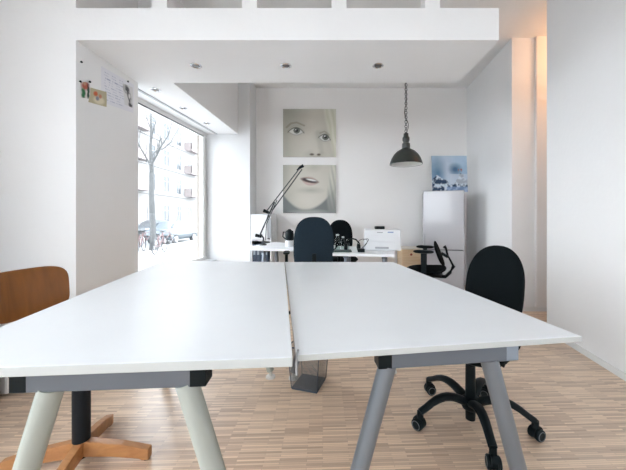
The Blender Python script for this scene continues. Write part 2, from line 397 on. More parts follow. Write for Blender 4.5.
def swivel(label, loc, face, fabric, back_top, back_w=0.40, back_h=0.46, seat_z=0.46, R=0.285, base_world=0.0, recline=0.10, backoff=0.22, nt=2.3, arms=False, group='black office swivel chairs', taper=0.06, lever=True):
    r = thing('office_chair', label, 'chair', (*loc, 0), face, None)
    # seat, local +x is forward
    MB().pillow(rrect(0.44, 0.45, 3.2, taper=-0.12), 0.030, 0.034, lambda u, v, h: (u+0.03, v, seat_z+h-0.02*max(0, u/0.22)**2)).build('seat', fabric, r, smooth=True)
    MB().pillow(rrect(0.40, 0.41, 3.2, taper=-0.12), 0.004, 0.016, lambda u, v, h: (u+0.03, v, seat_z-0.036+h)).build('seat_shell', BLACKP, r, smooth=True)
    ol = arch(back_w, back_h, nb=3.0, nt=nt, taper=taper)
    z0 = back_top-back_h
    def bf(u, v, h):
        return (-backoff-recline*(v/back_h)**1.2+h*1.0-0.0+0.30*u*u, u, z0+v)
    MB().pillow(ol, 0.030, 0.012, bf).build('backrest', fabric, r, smooth=True)
    ol2 = [(u*0.985, v) for (u, v) in ol]
    MB().pillow(ol2, 0.002, 0.022, lambda u, v, h: (bf(u, v, h)[0]-0.010, u, z0+v)).build('back_shell', fabric if fabric is SLATEF else BLACKP, r, smooth=True)
    sp_ = MB().beam([(0.0, 0, seat_z-0.06), (-backoff+0.02, 0, seat_z-0.06), (-backoff-0.035, 0, seat_z-0.02), (-backoff-0.045, 0, z0+0.05), (-backoff-0.052-recline*0.25, 0, z0+back_h*0.4)], [0.05, 0.05, 0.045, 0.04, 0.04], [0.018, 0.018, 0.016, 0.014, 0.012])
    sp_.build('back_support', BLACKP, r, bevel=0.003)
    MB().box(-0.09, 0.09, -0.07, 0.07, seat_z-0.095, seat_z-0.05).build('tilt_mechanism', BLACKP, r, bevel=0.008)
    if lever:
        MB().tube([(0.02, 0.05, seat_z-0.075), (0.0, 0.12, seat_z-0.08), (0.0, 0.165, seat_z-0.09)], [0.006, 0.006, 0.012], n=8).build('lever', BLACKP, r, smooth=True)
    MB().lathe([(0.013, seat_z-0.06), (0.013, 0.30), (0.024, 0.30), (0.026, 0.12), (0.025, 0.045), (0.024, 0.018)], n=20).build('gas_column', BLACKP, r, smooth=True)
    hub = MB().lathe([(0.03, 0.135), (0.048, 0.128), (0.052, 0.10), (0.040, 0.075), (0.03, 0.07)], n=20).build('base_hub', BLACKP, r, smooth=True)
    for k in range(5):
        a = base_world-face+2*PI*k/5
        d = Vector((math.cos(a), math.sin(a), 0))
        P = []
        for q in range(9):
            s_ = q/8
            P.append(d*(0.03+s_*(R-0.03))+Vector((0, 0, 0.112+0.040*math.sin(PI*min(1, s_*1.05))-0.024*s_**3)))
        MB().tube(P, [0.028, 0.028, 0.027, 0.026, 0.0245, 0.023, 0.021, 0.020, 0.020], n=10, squash=0.72).build('base_arm', BLACKP, r, smooth=True)
        caster(r, d.x*R, d.y*R, a+1.2+0.9*k)
    if arms:
        for s in (-1, 1):
            am = MB().tube([(0.02, s*0.20, seat_z-0.05), (0.02, s*0.265, seat_z-0.03), (0.0, s*0.275, seat_z+0.08), (-0.02, s*0.275, seat_z+0.195)], [0.014, 0.016, 0.017, 0.016], n=10).build('armrest', BLACKP, r, smooth=True)
            MB().pillow(rrect(0.25, 0.07, 3), 0.012, 0.014, lambda u, v, h: (u-0.0, s*0.275+v, seat_z+0.208+h)).build('arm_pad', BLACKP, am, smooth=True)
    return r

swivel('black office swivel chair with rounded back at the right side of the right table', (0.722, 1.550), math.radians(220), BLACKF, 0.905, back_w=0.335, back_h=0.48, base_world=math.radians(119), backoff=0.245, recline=0.11, nt=2.25, seat_z=0.45)
swivel('dark slate office chair with tall rounded back turned to us at the back desk', (-0.21, 3.10), math.radians(97), SLATEF, 1.078, back_w=0.415, back_h=0.60, base_world=math.radians(60), backoff=0.15, recline=0.03, nt=2.6, arms=True, seat_z=0.50, taper=0.05)
swivel('black office chair behind the back desk, facing the camera beside the glass vessels', (0.115, 4.17), math.radians(272), BLACKF, 1.035, back_w=0.375, back_h=0.52, base_world=math.radians(20), backoff=0.18, recline=0.05, nt=2.4, seat_z=0.5)

# low backed task chair by the fridge, seen from its side
def task_chair():
    r = thing('task_chair', 'low black task chair with armrests seen from the side before the fridge', 'chair', (1.09, 3.42, 0), math.radians(161))
    sz = 0.47
    MB().pillow(rrect(0.46, 0.47, 2.8), 0.035, 0.045, lambda u, v, h: (u+0.02, v, sz+h+0.03*(u/0.23)**2*(1 if u < 0 else -0.6))).build('seat', BLACKF, r, smooth=True)
    MB().pillow(rrect(0.38, 0.38, 3), 0.004, 0.03, lambda u, v, h: (u+0.02, v, sz-0.045+h)).build('seat_shell', BLACKP, r, smooth=True)
    # curved lumbar back
    ol = rrect(0.42, 0.27, 3.0)
    MB().pillow(ol, 0.030, 0.018, lambda u, v, h: (-0.185+h+0.36*(v+0.13)+0.55*u*u, u, 0.665+v)).build('backrest', BLACKF, r, smooth=True)
    MB().beam([(-0.02, 0, sz-0.07), (-0.20, 0, sz-0.07), (-0.25, 0, sz-0.02), (-0.285, 0, sz+0.05), (-0.235, 0, sz+0.15), (-0.175, 0, sz+0.19)], [0.07, 0.07, 0.06, 0.05, 0.045, 0.04], [0.03, 0.03, 0.03, 0.025, 0.02, 0.02]).build('back_support', BLACKP, r, bevel=0.004)
    MB().beam([(-0.155, 0, 0.665), (-0.225, 0, sz+0.155)], 0.06, 0.03).build('back_bracket', BLACKP, r, bevel=0.003)
    kn = MB().tube([(-0.225, 0, sz+0.16), (-0.205, 0.0, sz+0.25), (-0.185, 0, sz+0.275)], [0.012, 0.012, 0.02], n=10).build('height_knob', BLACKP, r, smooth=True)
    for s in (-1, 1):
        am = MB().beam([(0.03, s*0.17, sz-0.05), (0.03, s*0.262, sz-0.045), (0.03, s*0.275, sz), (0.03, s*0.275, sz+0.22)], [0.055, 0.055, 0.055, 0.055], [0.02, 0.02, 0.02, 0.02])
        am = am.build('armrest', BLACKP, r, bevel=0.004)
        MB().pillow(rrect(0.215, 0.085, 3.6), 0.018, 0.020, lambda u, v, h: (u+0.03, s*0.275+v, sz+0.235+h)).build('arm_pad', BLACKP, am, smooth=True)
    MB().lathe([(0.014, sz-0.05), (0.014, 0.28), (0.025, 0.28), (0.025, 0.06), (0.02, 0.05)], n=18).build('gas_column', BLACKP, r, smooth=True)
    MB().lathe([(0.03, 0.12), (0.05, 0.11), (0.05, 0.08), (0.03, 0.07)], n=18).build('base_hub', BLACKP, r, smooth=True)
    for k in range(5):
        a = 0.5+2*PI*k/5; d = Vector((math.cos(a), math.sin(a), 0))
        MB().tube([d*0.03+Vector((0, 0, .10)), d*0.15+Vector((0, 0, .115)), d*0.28+Vector((0, 0, .095))], [0.022, 0.02, 0.017], n=10, squash=0.75).build('base_arm', BLACKP, r, smooth=True)
        caster(r, d.x*0.28, d.y*0.28, a+1.0+k)
task_chair()

# ---------------------------------------------------------------- plywood chair
def ply_chair():
    cx, cy = -1.10, 1.29; face = math.radians(-10)
    r = thing('plywood_swivel_chair', 'orange plywood swivel chair with black column and four-pronged wooden base', 'chair', (cx, cy, 0), face)
    sz = 0.455
    MB().pillow(rrect(0.40, 0.41, 3.2), 0.006, 0.006, lambda u, v, h: (u+0.02, v, sz+h+0.25*v*v+(0.9*(u+0.08)**2 if u < -0.08 else -0.5*max(0, u-0.08)**2)), p=12).build('seat', PLY, r, smooth=True)
    ol = rrect(0.325, 0.215, 4.2, n=56)
    MB().pillow(ol, 0.006, 0.006, lambda u, v, h: (-0.275+h-0.22*(v+0.12)+1.2*u*u, u*(1+0.7*v), 0.732+v), p=14, rings=9).build('backrest', PLY, r, smooth=True)
    b = MB().beam([(0.02, 0, sz-0.03), (-0.20, 0, sz-0.03), (-0.28, 0, sz+0.0), (-0.290, 0, sz+0.10), (-0.293, 0, 0.66), (-0.306, 0, 0.735), (-0.315, 0, 0.77)], 0.035, [0.010]*7).build('back_support', DARKMETAL, r, bevel=0.002)
    MB().box(-0.10, 0.12, -0.09, 0.09, sz-0.035, sz-0.007).build('seat_bracket', DARKMETAL, r, bevel=0.003)
    MB().lathe([(0.015, sz-0.03), (0.015, 0.335), (0.017, 0.335)], n=20).build('spindle', DARKMETAL, r, smooth=True)
    MB().lathe([(0.018, 0.325), (0.028, 0.333), (0.032, 0.330), (0.0325, 0.322), (0.0325, 0.105), (0.026, 0.10)], n=28).build('column', mat('column_black', (0.007, 0.010, 0.014), rough=0.5, spec=0.2), r, smooth=True)
    MB().lathe([(0.022, 0.11), (0.022, 0.03), (0.016, 0.026)], n=20).build('column_foot', BLACKP, r, smooth=True)
    for k, a_w in enumerate((5.5, 104, 189, 283)):
        a = math.radians(a_w)-face; d = Vector((math.cos(a), math.sin(a), 0)); s = Vector((-d.y, d.x, 0))
        Lr = (0.285, 0.255, 0.30, 0.29)[k]
        prof = [(0.015, 0.038), (Lr*0.45, 0.030), (Lr*0.72, 0.018), (Lr-0.035, 0.010), (Lr-0.03, 0.004), (Lr, 0.004), (Lr, 0.050), (Lr*0.6, 0.080), (0.015, 0.105)]
        n = len(prof); wd = 0.017
        vs = [tuple(d*u+s*wd+Vector((0, 0, z))) for (u, z) in prof]+[tuple(d*u-s*wd+Vector((0, 0, z))) for (u, z) in prof]
        fs = [tuple(range(n)), tuple(range(n, 2*n))[::-1]]+[((i+1) % n, i, n+i, n+(i+1) % n) for i in range(n)]
        lg = MB().add(vs, fs).build('base_leg', BEECH, r, bevel=0.004)
        p = d*(Lr-0.015)
        MB().lathe([(0.012, 0.005), (0.013, 0.0)], c=(p.x, p.y, 0), n=12).build('glide', DARKMETAL, lg)
ply_chair()

# ---------------------------------------------------------------- waste bin (wire mesh)
bn = thing('waste_bin', 'square grey wire mesh waste bin on the floor under the tables', 'bin', (-0.154, 1.900, 0), math.radians(-17))
NET = mesh_mat('bin_netting', (0.17, 0.18, 0.19), cell=0.0045, cover=0.57)
b0, b1, bh = 0.085, 0.104, 0.27
vs = []
for (hh, z) in ((b0, 0.012), (b1, bh)):
    vs += [(-hh, -hh, z), (hh, -hh, z), (hh, hh, z), (-hh, hh, z)]
MB().add(vs, [(0, 1, 5, 4), (1, 2, 6, 5), (2, 3, 7, 6), (3, 0, 4, 7)]).build('mesh_wall', NET, bn)
BINM = mat('bin_metal', (0.06, 0.075, 0.10), rough=0.45, metal=0.4)
MB().box(-b0, b0, -b0, b0, 0.0, 0.014).build('bottom', BINM, bn, bevel=0.003)
MB().tube([(-b1, -b1, bh), (b1, -b1, bh), (b1, b1, bh), (-b1, b1, bh), (-b1, -b1, bh)], 0.005, n=8).build('rim', BINM, bn)
for (sx, sy) in ((-1, -1), (1, -1), (1, 1), (-1, 1)):
    MB().tube([(sx*b0, sy*b0, 0.01), (sx*b1, sy*b1, bh)], 0.003, n=6).build('corner_wire', BINM, bn)
# cable hanging down in the seam
tag(MB().tube([(-0.0900, 0.760, 0.7335), (-0.0905, 0.742, 0.7335), (-0.0910, 0.7355, 0.728), (-0.0912, 0.7355, 0.71), (-0.0905, 0.7355, 0.683)], 0.0030, n=8).build('cable', GREYP), 'thin grey cable end hanging over the table corner where the two big tables meet', 'cable')

# ---------------------------------------------------------------- radiator far left
rd = thing('radiator', 'white ribbed radiator low at the left edge under the window', 'radiator', (-2.04, 1.245, 0))
for k in range(11):
    y = -0.5+k*0.105
    MB().box(-0.10, 0.10, y-0.036, y+0.036, 0.015, 0.64).build('radiator_rib', TRIM, rd, bevel=0.015)
MB().tube([(0, -0.52, 0.10), (0, 0.57, 0.10)], 0.018, n=10).build('pipe', TRIM, rd); MB().tube([(0, -0.52, 0.60), (0, 0.57, 0.60)], 0.018, n=10).build('pipe', TRIM, rd)
for y in (-0.45, 0.5): MB().box(-0.05, 0.05, y-0.015, y+0.015, 0.0, 0.03).build('foot', TRIM, rd)

# ---------------------------------------------------------------- pinned papers on the pier (plane x=-1.777)
def pier(px, py):
    Y = 1.777*F/(PX-px); return (Y, Z(py, Y))
PXF = -1.777
def paper(name, label, cat, quad, colfn, nu=24, nv=24, lift=0.0015):
    P = [pier(*q) for q in quad]   # tl,tr,br,bl in picture
    vs = []; cols = []
    for j in range(nv+1):
        for i in range(nu+1):
            u, v = i/nu, j/nv
            y = (P[0][0]*(1-u)+P[1][0]*u)*(1-v)+(P[3][0]*(1-u)+P[2][0]*u)*v
            z = (P[0][1]*(1-u)+P[1][1]*u)*(1-v)+(P[3][1]*(1-u)+P[2][1]*u)*v
            vs.append((PXF+lift+0.004*math.sin(v*PI)*u*0.6, y, z)); cols.append(colfn(u, v))
    fs = [(j*(nu+1)+i, (j+1)*(nu+1)+i, (j+1)*(nu+1)+i+1, j*(nu+1)+i+1) for j in range(nv) for i in range(nu)]
    o = MB().add(vs, fs).build(name, attr_mat(name+'_print', 0.6))
    a = o.data.color_attributes.new('Col', 'FLOAT_COLOR', 'POINT')
    for k, c in enumerate(cols): a.data[k].color = (*c, 1)
    s = o.modifiers.new('s', 'SOLIDIFY'); s.thickness = 0.0006
    return tag(o, label, cat)
def blob(u, v, cu, cv, ru, rv, soft=0.25):
    d = math.sqrt(((u-cu)/ru)**2+((v-cv)/rv)**2); return max(0, min(1, (1+soft-d)/(2*soft)))
def mix(a, b, t): return tuple(a[i]*(1-t)+b[i]*t for i in range(3))
def letter(u, v):
    c = (0.80, 0.80, 0.85)
    row = int(v*13); fv = v*13-row
    if 0 < row < 12 and 0.08 < u < 0.70-0.1*random.Random(row).random() and 0.25 < fv < 0.75:
        if math.sin(u*90+row*7+3*math.sin(u*31+row)) > 0.1: c = (0.42, 0.44, 0.56)
    return c
paper('handwritten_letter', 'large sheet of handwritten lines pinned high on the left pier', 'paper', [(101, 66), (134, 85), (133, 113), (101, 102)], letter, 50, 52)
def bw(u, v):
    n_ = noise.fractal(Vector((u*3, v*5, 7)), 1, 2, 3)
    t = max(blob(u, v, 0.30+0.15*n_, 0.22, 0.28, 0.20, 0.3), blob(u, v, 0.40+0.35*v, 0.50, 0.20, 0.42, 0.3), blob(u, v, 0.72, 0.90, 0.24, 0.12, 0.3))
    c = mix((0.70, 0.70, 0.71), (0.03, 0.03, 0.035), t*(0.95 if n_ > -0.25 else 0.4)); return mix(c, (0.75, 0.75, 0.75), blob(u, v, 0.62, 0.50, 0.12, 0.12, 0.4)*0.9)
paper('monochrome_photo', 'narrow black and white photo at the right edge of the handwritten sheet', 'photo', [(122, 83), (132, 87.5), (132, 108), (124, 104.5)], bw, 20, 30, lift=0.006)
def beige(u, v):
    c = (0.50, 0.45, 0.30); c = mix(c, (0.72, 0.66, 0.50), blob(u, v, 0.55, 0.7, 0.3, 0.25)); c = mix(c, (0.60, 0.13, 0.05), blob(u, v, 0.33, 0.32, 0.12, 0.16)); c = mix(c, (0.55, 0.22, 0.14), blob(u, v, 0.60, 0.42, 0.09, 0.14)); c = mix(c, (0.25, 0.25, 0.30), blob(u, v, 0.45, 0.60, 0.10, 0.14)); return c
paper('colour_photo', 'beige snapshot with red shapes pinned below the letter on the pier', 'photo', [(90, 87.5), (106, 92), (106, 107), (88, 102)], beige, lift=0.0035)
def green(u, v):
    n_ = noise.noise(Vector((u*5, v*5, 3)))*0.35; u2, v2 = u+n_*0.3, v+n_*0.25
    c = (0.72, 0.70, 0.68); c = mix(c, (0.42, 0.10, 0.06), blob(u2, v2, 0.50, 0.24, 0.40, 0.26, 0.3)); c = mix(c, (0.02, 0.17, 0.06), blob(u2, v2, 0.28, 0.72, 0.22, 0.32, 0.3)); c = mix(c, (0.02, 0.07, 0.04), blob(u2, v2, 0.80, 0.62, 0.13, 0.42, 0.3)); c = mix(c, (0.50, 0.30, 0.20), blob(u2, v2, 0.45, 0.12, 0.12, 0.10, 0.5)); c = mix(c, (0.05, 0.02, 0.02), blob(u2, v2, 0.78, 0.22, 0.12, 0.14, 0.3)); return c
paper('postcard', 'small green and red picture card pinned leftmost on the pier', 'postcard', [(80, 81.5), (89.5, 82.5), (89.5, 99), (80.5, 97.5)], green, lift=0.0025)
for (px, py, lb) in ((80, 62, 'black pin alone near the top of the left pier'), (79, 81.5, 'black pin at the upper left corner of the green card'), (88.5, 81.8, 'black pin at the upper right of the green card'), (126.8, 81.5, 'black pin holding the black and white photo')):
    y, z = pier(px, py)
    tag(MB().lathe([(0.002, 0.0), (0.002, 0.008), (0.0075, 0.009), (0.0075, 0.014), (0.004, 0.016)], c=(PXF, y, z), n=14, axis='X').build('push_pin', BLACKP, smooth=True), lb, 'pin', 'pins on the pier')

# ---------------------------------------------------------------- wall pictures
def canvas(name, label, cat, x0, x1, z0, z1, yf, depth, fn, n=110, rough=0.45, rx=0.0, group=None):
    vs = []; cols = []; w_ = x1-x0; h_ = z1-z0
    for j in range(n+1):
        for i in range(n+1):
            vs.append((x0+w_*i/n-(x0+x1)/2, 0, h_*j/n)); cols.append(fn(i/n, j/n))
    fs = [(j*(n+1)+i, j*(n+1)+i+1, (j+1)*(n+1)+i+1, (j+1)*(n+1)+i) for j in range(n) for i in range(n)]
    o = len(vs)
    vs += [(-w_/2, depth, 0), (w_/2, depth, 0), (w_/2, depth, h_), (-w_/2, depth, h_)]; cols += [(0.75, 0.75, 0.73)]*4
    A, B, C_, D = 0, n, (n+1)*(n+1)-1, n*(n+1)
    fs += [tuple([o, o+1]+list(range(n, -1, -1)))]
    fs += [tuple([o+2, o+3]+[D+i for i in range(n+1)])]
    fs += [tuple([o+3, o]+[j*(n+1) for j in range(n+1)])]
    fs += [tuple([o+1, o+2]+[j*(n+1)+n for j in range(n, -1, -1)])]
    fs += [(o+3, o+2, o+1, o)]
    ob = MB().add(vs, fs).build(name, attr_mat(name+'_paint', rough))
    a = ob.data.color_attributes.new('Col', 'FLOAT_COLOR', 'POINT')
    for k, c in enumerate(cols): a.data[k].color = (*c, 1)
    ob.location = ((x0+x1)/2, yf, z0); ob.rotation_euler = (rx, 0, 0)
    return tag(ob, label, cat, group)
def seg(u, v, pts, w):
    best = 9
    for a, b in zip(pts, pts[1:]):
        ax, ay = a; bx, by = b; dx, dy = bx-ax, by-ay
        t = max(0, min(1, ((u-ax)*dx+(v-ay)*dy)/(dx*dx+dy*dy)))
        best = min(best, math.hypot(u-ax-t*dx, v-ay-t*dy))
    return max(0, min(1, 1.5-best/w))
SK = (0.50, 0.475, 0.41); SKD = (0.335, 0.33, 0.275); SKL = (0.60, 0.565, 0.50); HAIR = (0.56, 0.555, 0.44); DK = (0.05, 0.055, 0.05)
def face_up(u, v):
    c = mix(SKD, SK, min(1, max(0, 0.35+u*1.3)))
    c = mix(c, SKL, blob(u, v, 0.52, 0.38, 0.25, 0.55, 0.8)*0.8)
    c = mix(c, SKD, blob(u, v, 0.05, 0.95, 0.30, 0.25, 0.8)*0.7)
    c = mix(c, SKD, blob(u, v, 0.24, 0.60, 0.20, 0.10, 0.9)*0.45)
    c = mix(c, SKD, blob(u, v, 0.80, 0.45, 0.14, 0.10, 0.9)*0.45)
    c = mix(c, SKD, seg(u, v, [(0.66, 0.50), (0.70, 0.28), (0.72, 0.10)], 0.05)*0.35)
    # blond hair sweeping over the right side
    e = 0.74+0.20*(1-v)**1.2
    t = max(0, min(1, (u-e)/0.07))
    st = 0.5+0.5*math.sin(u*70+v*9+3*noise.noise(Vector((u*4, v*3, 0))))
    c = mix(c, mix(HAIR, (0.66, 0.65, 0.56), st), t*0.95)
    # brows
    c = mix(c, (0.19, 0.165, 0.12), seg(u, v, [(0.07, 0.62), (0.15, 0.70), (0.26, 0.72), (0.40, 0.655)], 0.018)*0.55)
    c = mix(c, (0.21, 0.19, 0.15), seg(u, v, [(0.70, 0.50), (0.78, 0.535), (0.87, 0.46)], 0.015)*0.5)
    # eyes
    for (cu, cv, rw, rh, an) in ((0.245, 0.525, 0.140, 0.085, -0.05), (0.785, 0.390, 0.108, 0.082, -0.25)):
        du, dv = u-cu, v-cv; a, b = du*math.cos(an)-dv*math.sin(-an), du*math.sin(-an)+dv*math.cos(an)
        lid = rh*(1-(a/rw)**2) if abs(a) < rw else -1
        if lid > 0 and -lid*0.75 < b < lid: c = (0.60, 0.60, 0.57)
        if lid > 0 and -lid*0.75 < b < lid:
            ir = math.hypot(a-0.012, b-0.026)
            if ir < 0.062: c = (0.13, 0.14, 0.12)
            if ir < 0.028: c = (0.02, 0.02, 0.02)
            if math.hypot(a+0.006, b-0.045) < 0.012: c = (0.8, 0.8, 0.8)
        if abs(a) < rw*1.12:
            l2 = rh*(1-(a/rw)**2)
            c = mix(c, DK, max(0, 1-abs(b-l2)/0.024)*0.9); c = mix(c, (0.2, 0.19, 0.17), max(0, 1-abs(b+l2*0.75)/0.018)*0.6)
            c = mix(c, (0.25, 0.24, 0.2), max(0, 1-abs(b-l2*1.1-0.045)/0.010)*0.4)
    # nose tip and nostrils at the lower edge
    c = mix(c, SKD, blob(u, v, 0.60, 0.03, 0.17, 0.10, 0.5)*0.5)
    c = mix(c, SKL, blob(u, v, 0.615, 0.11, 0.07, 0.06, 0.6)*0.8)
    c = mix(c, (0.10, 0.075, 0.06), blob(u, v, 0.545, 0.055, 0.040, 0.022, 0.4)); c = mix(c, (0.10, 0.075, 0.06), blob(u, v, 0.675, 0.050, 0.034, 0.022, 0.4))
    return c
def face_lo(u, v):
    c = mix(SKD, SK, min(1, max(0, 0.2+u*1.6)))
    c = mix(c, SKL, blob(u, v, 0.55, 0.60, 0.36, 0.45, 0.8)*0.75)
    c = mix(c, SKD, blob(u, v, 0.52, 0.47, 0.16, 0.05, 0.9)*0.8)      # crease below the lip
    c = mix(c, SKL, blob(u, v, 0.45, 0.25, 0.20, 0.13, 0.8)*0.7)       # chin
    # jaw line: below it the neck and dark hair
    jaw = 0.10+0.9*(u-0.42)**2*(1.6 if u > 0.42 else 2.0)
    t = max(0, min(1, (jaw-v)/0.06))
    c = mix(c, (0.11, 0.125, 0.13), t*0.9)
    c = mix(c, (0.33, 0.34, 0.32), blob(u, v, 0.5, 0.0, 0.3, 0.06, 0.6)*t)
    e = 0.80+0.10*abs(v-0.3)
    t = max(0, min(1, (u-e)/0.06)); st = 0.5+0.5*math.sin(u*80+v*14)
    c = mix(c, mix((0.20, 0.21, 0.20), (0.58, 0.57, 0.49), min(1, 0.15+st*0.5+v*0.5)*min(1, v*1.6)), t*0.9)
    # open mouth, tilted
    an = -0.22; du, dv = u-0.51, v-0.69
    a = du*math.cos(an)+dv*math.sin(an); b = -du*math.sin(an)+dv*math.cos(an)
    lip = (0.118 if b < 0 else 0.085)*(1-(abs(a)/0.19)**2.0) if abs(a) < 0.19 else -1
    if lip > 0 and abs(b+0.01) < lip:
        k = min(1, (lip-abs(b+0.01))/0.02); c = mix(c, (0.43, 0.31, 0.27), k*0.8)
        if b < -0.03: c = mix(c, (0.56, 0.40, 0.36), blob(a, b, 0.0, -0.07, 0.10, 0.025, 0.6)*0.6)
    c = mix(c, (0.05, 0.03, 0.03), blob(a, b, -0.005, -0.015, 0.160, 0.046, 0.25))
    c = mix(c, (0.70, 0.70, 0.66), blob(a, b, 0.025, 0.004, 0.095, 0.018, 0.3))
    # philtrum / nose shade on top edge
    c = mix(c, SKD, blob(u, v, 0.58, 0.97, 0.10, 0.08, 0.8)*0.5)
    return c
YB = BW-0.028
canvas('face_print', 'upper square canvas on back wall, pale face with eyes looking up', 'picture', X(283, YB), X(336, YB), Z(157, YB), Z(109, YB), YB, 0.027, face_up)
canvas('face_print', 'lower square canvas on back wall, parted lips and chin', 'picture', X(283, YB), X(336, YB), Z(213, YB), Z(165, YB), YB, 0.027, face_lo)
def sea(u, v):
    n1 = noise.fractal(Vector((u*3, v*4, 5)), 1, 2, 5); n2 = noise.fractal(Vector((u*9, v*9, 1)), 1, 2, 4)
    c = mix((0.20, 0.34, 0.52), (0.42, 0.56, 0.70), min(1, max(0, v+n1*0.4)))
    c = mix(c, (0.62, 0.68, 0.76), blob(u, v, 0.42, 0.45, 0.16, 0.5, 0.9)*0.9)
    c = mix(c, (0.05, 0.17, 0.32), blob(u, v, 0.18, 0.50, 0.16, 0.30, 0.9)*0.8)
    c = mix(c, (0.04, 0.13, 0.26), blob(u, v, 0.66, 0.62, 0.14, 0.12, 0.7)*0.9)
    w_ = 0.30+0.12*math.sin(u*9)+n1*0.15
    if v < w_: c = mix((0.01, 0.04, 0.10), (0.62, 0.70, 0.78), max(0, min(1, 0.22+n2*2.4)))
    if u > 0.5 and 0.2 < v < 0.5: c = mix(c, (0.62, 0.67, 0.74), 0.6)
    if v < 0.14 and u > 0.4: c = mix(c, (0.25, 0.36, 0.58), 0.7)
    if blob(u, v, 0.80, 0.60, 0.06, 0.05) > 0.5 and n2 > 0: c = (0.35, 0.12, 0.12)
    return c

# ---------------------------------------------------------------- fridge and painting on it
FY = 4.05
fx0, fx1 = X(424, FY), X(463, FY); ft = Z(190.5, FY)
fz = thing('fridge', 'tall white two-door fridge freezer against the back wall', 'fridge', ((fx0+fx1)/2, FY, 0), math.radians(-15))
hw = (fx1-fx0)/2; split = Z(250, FY)
MB().box(-hw, hw, 0.045, 0.52, 0.02, ft-0.006).build('body', FRIDGE, fz, bevel=0.008)
MB().box(-hw+0.01, hw-0.01, 0.03, 0.05, 0.05, ft-0.02).build('door_seal', mat('seal_grey', (0.20, 0.21, 0.22)), fz)
up = MB().box(-hw, hw, 0, 0.038, split+0.006, ft).build('door', FRIDGE, fz, bevel=0.010)
lo = MB().box(-hw, hw, 0, 0.038, 0.06, split-0.006).build('door', FRIDGE, fz, bevel=0.010)
MB().box(-hw+0.012, -hw+0.030, -0.004, 0.002, split+0.03, split+0.22).build('handle', GREYP, up, bevel=0.002)
MB().box(-hw+0.012, -hw+0.030, -0.004, 0.002, split-0.22, split-0.03).build('handle', GREYP, lo, bevel=0.002)
MB().box(-hw+0.01, hw-0.01, 0.02, 0.05, 0.0, 0.055).build('plinth', GREYP, fz)
MB().box(-hw+0.02, hw-0.02, 0.3, 0.50, 0.0, 0.025).build('rear_foot', GREYP, fz)
py = FY+0.16
canvas('seascape_painting', 'blue and white seascape canvas standing on top of the fridge', 'painting', X(432.5, py), X(468, py), ft-0.004, Z(155, py), py, 0.02, sea, n=60, rx=math.radians(-5))

# ---------------------------------------------------------------- small pine cabinet
cy = 4.30; c0, c1 = X(402, cy), X(421, cy)
pc = thing('bedside_cabinet', 'small pine cabinet with a round knob between desk and fridge', 'cabinet', ((c0+c1)/2+0.0, cy, 0))
hw = (c1-c0)/2; ct = Z(249.5, cy)
hw = min(hw, 0.14)
MB().box(-hw, hw, 0.014, 0.32, 0.04, ct).build('body', PINE, pc, bevel=0.004)
MB().box(-hw-0.008, hw+0.008, -0.01, 0.33, ct, ct+0.018).build('top_board', mat('pale_board', (0.72, 0.66, 0.56), rough=0.4), pc, bevel=0.004)
dr = MB().box(-hw+0.012, hw-0.012, 0, 0.014, ct-0.17, ct-0.012).build('drawer', PINE, pc, bevel=0.003)
MB().lathe([(0.006, 0.0), (0.006, -0.012), (0.016, -0.018), (0.017, -0.026), (0.008, -0.032)], c=(-0.01, 0, ct-0.07), n=16, axis='Y').build('knob', mat('red_knob', (0.35, 0.06, 0.03), rough=0.35), dr, smooth=True)
MB().box(-hw+0.012, hw-0.012, 0, 0.014, 0.06, ct-0.18).build('door', PINE, pc, bevel=0.003)
for (sx, y) in ((-1, 0.03), (1, 0.03), (-1, 0.29), (1, 0.29)): MB().box(sx*(hw-0.025)-0.015, sx*(hw-0.025)+0.015, y-0.015, y+0.015, 0, 0.045).build('foot', PINE, pc)

# ---------------------------------------------------------------- back desks
DT = 0.722
def desk(label, corners, frames, name='desk'):
    cx = sum(c[0] for c in corners)/4; cy = sum(c[1] for c in corners)/4
    t = thing(name, label, 'desk', (cx, cy, 0))
    MB().prism([(c[0]-cx, c[1]-cy) for c in corners], DT-0.028, DT).build('desktop', TOPW, t, bevel=0.002)
    zc = DT-0.028-0.02
    for (x0, y0, x1, y1) in frames:
        a = Vector((x0-cx, y0-cy, zc)); b = Vector((x1-cx, y1-cy, zc)); d = (b-a).normalized()
        bm = MB().beam([a, b], 0.05, 0.04).build('cross_beam', STEEL, t, bevel=0.003)
        for (p, s) in ((a+d*0.06, -1), (b-d*0.06, 1)):
            q = Vector((p.x, p.y, 0))+d*s*0.11
            MB().tube([p-Vector((0, 0, 0.02)), (q.x, q.y, 0.0)], [0.022, 0.02], n=14).build('leg', STEEL2, t, smooth=True)
    return t
desk('white desk at the back, left part, with the jointed lamp', [(-1.06, 3.40), (-0.02, 3.17), (0.03, 3.74), (-0.83, 4.17)], [(-0.84, 3.48, -0.73, 3.92), (-0.12, 3.32, -0.10, 3.66)])
desk('white desk at the back, right part, carrying the printer', [(-0.005, 2.90), (0.585, 2.81), (0.735, 3.50), (0.06, 3.60)], [(0.13, 3.02, 0.19, 3.42), (0.515, 2.97, 0.60, 3.36)])
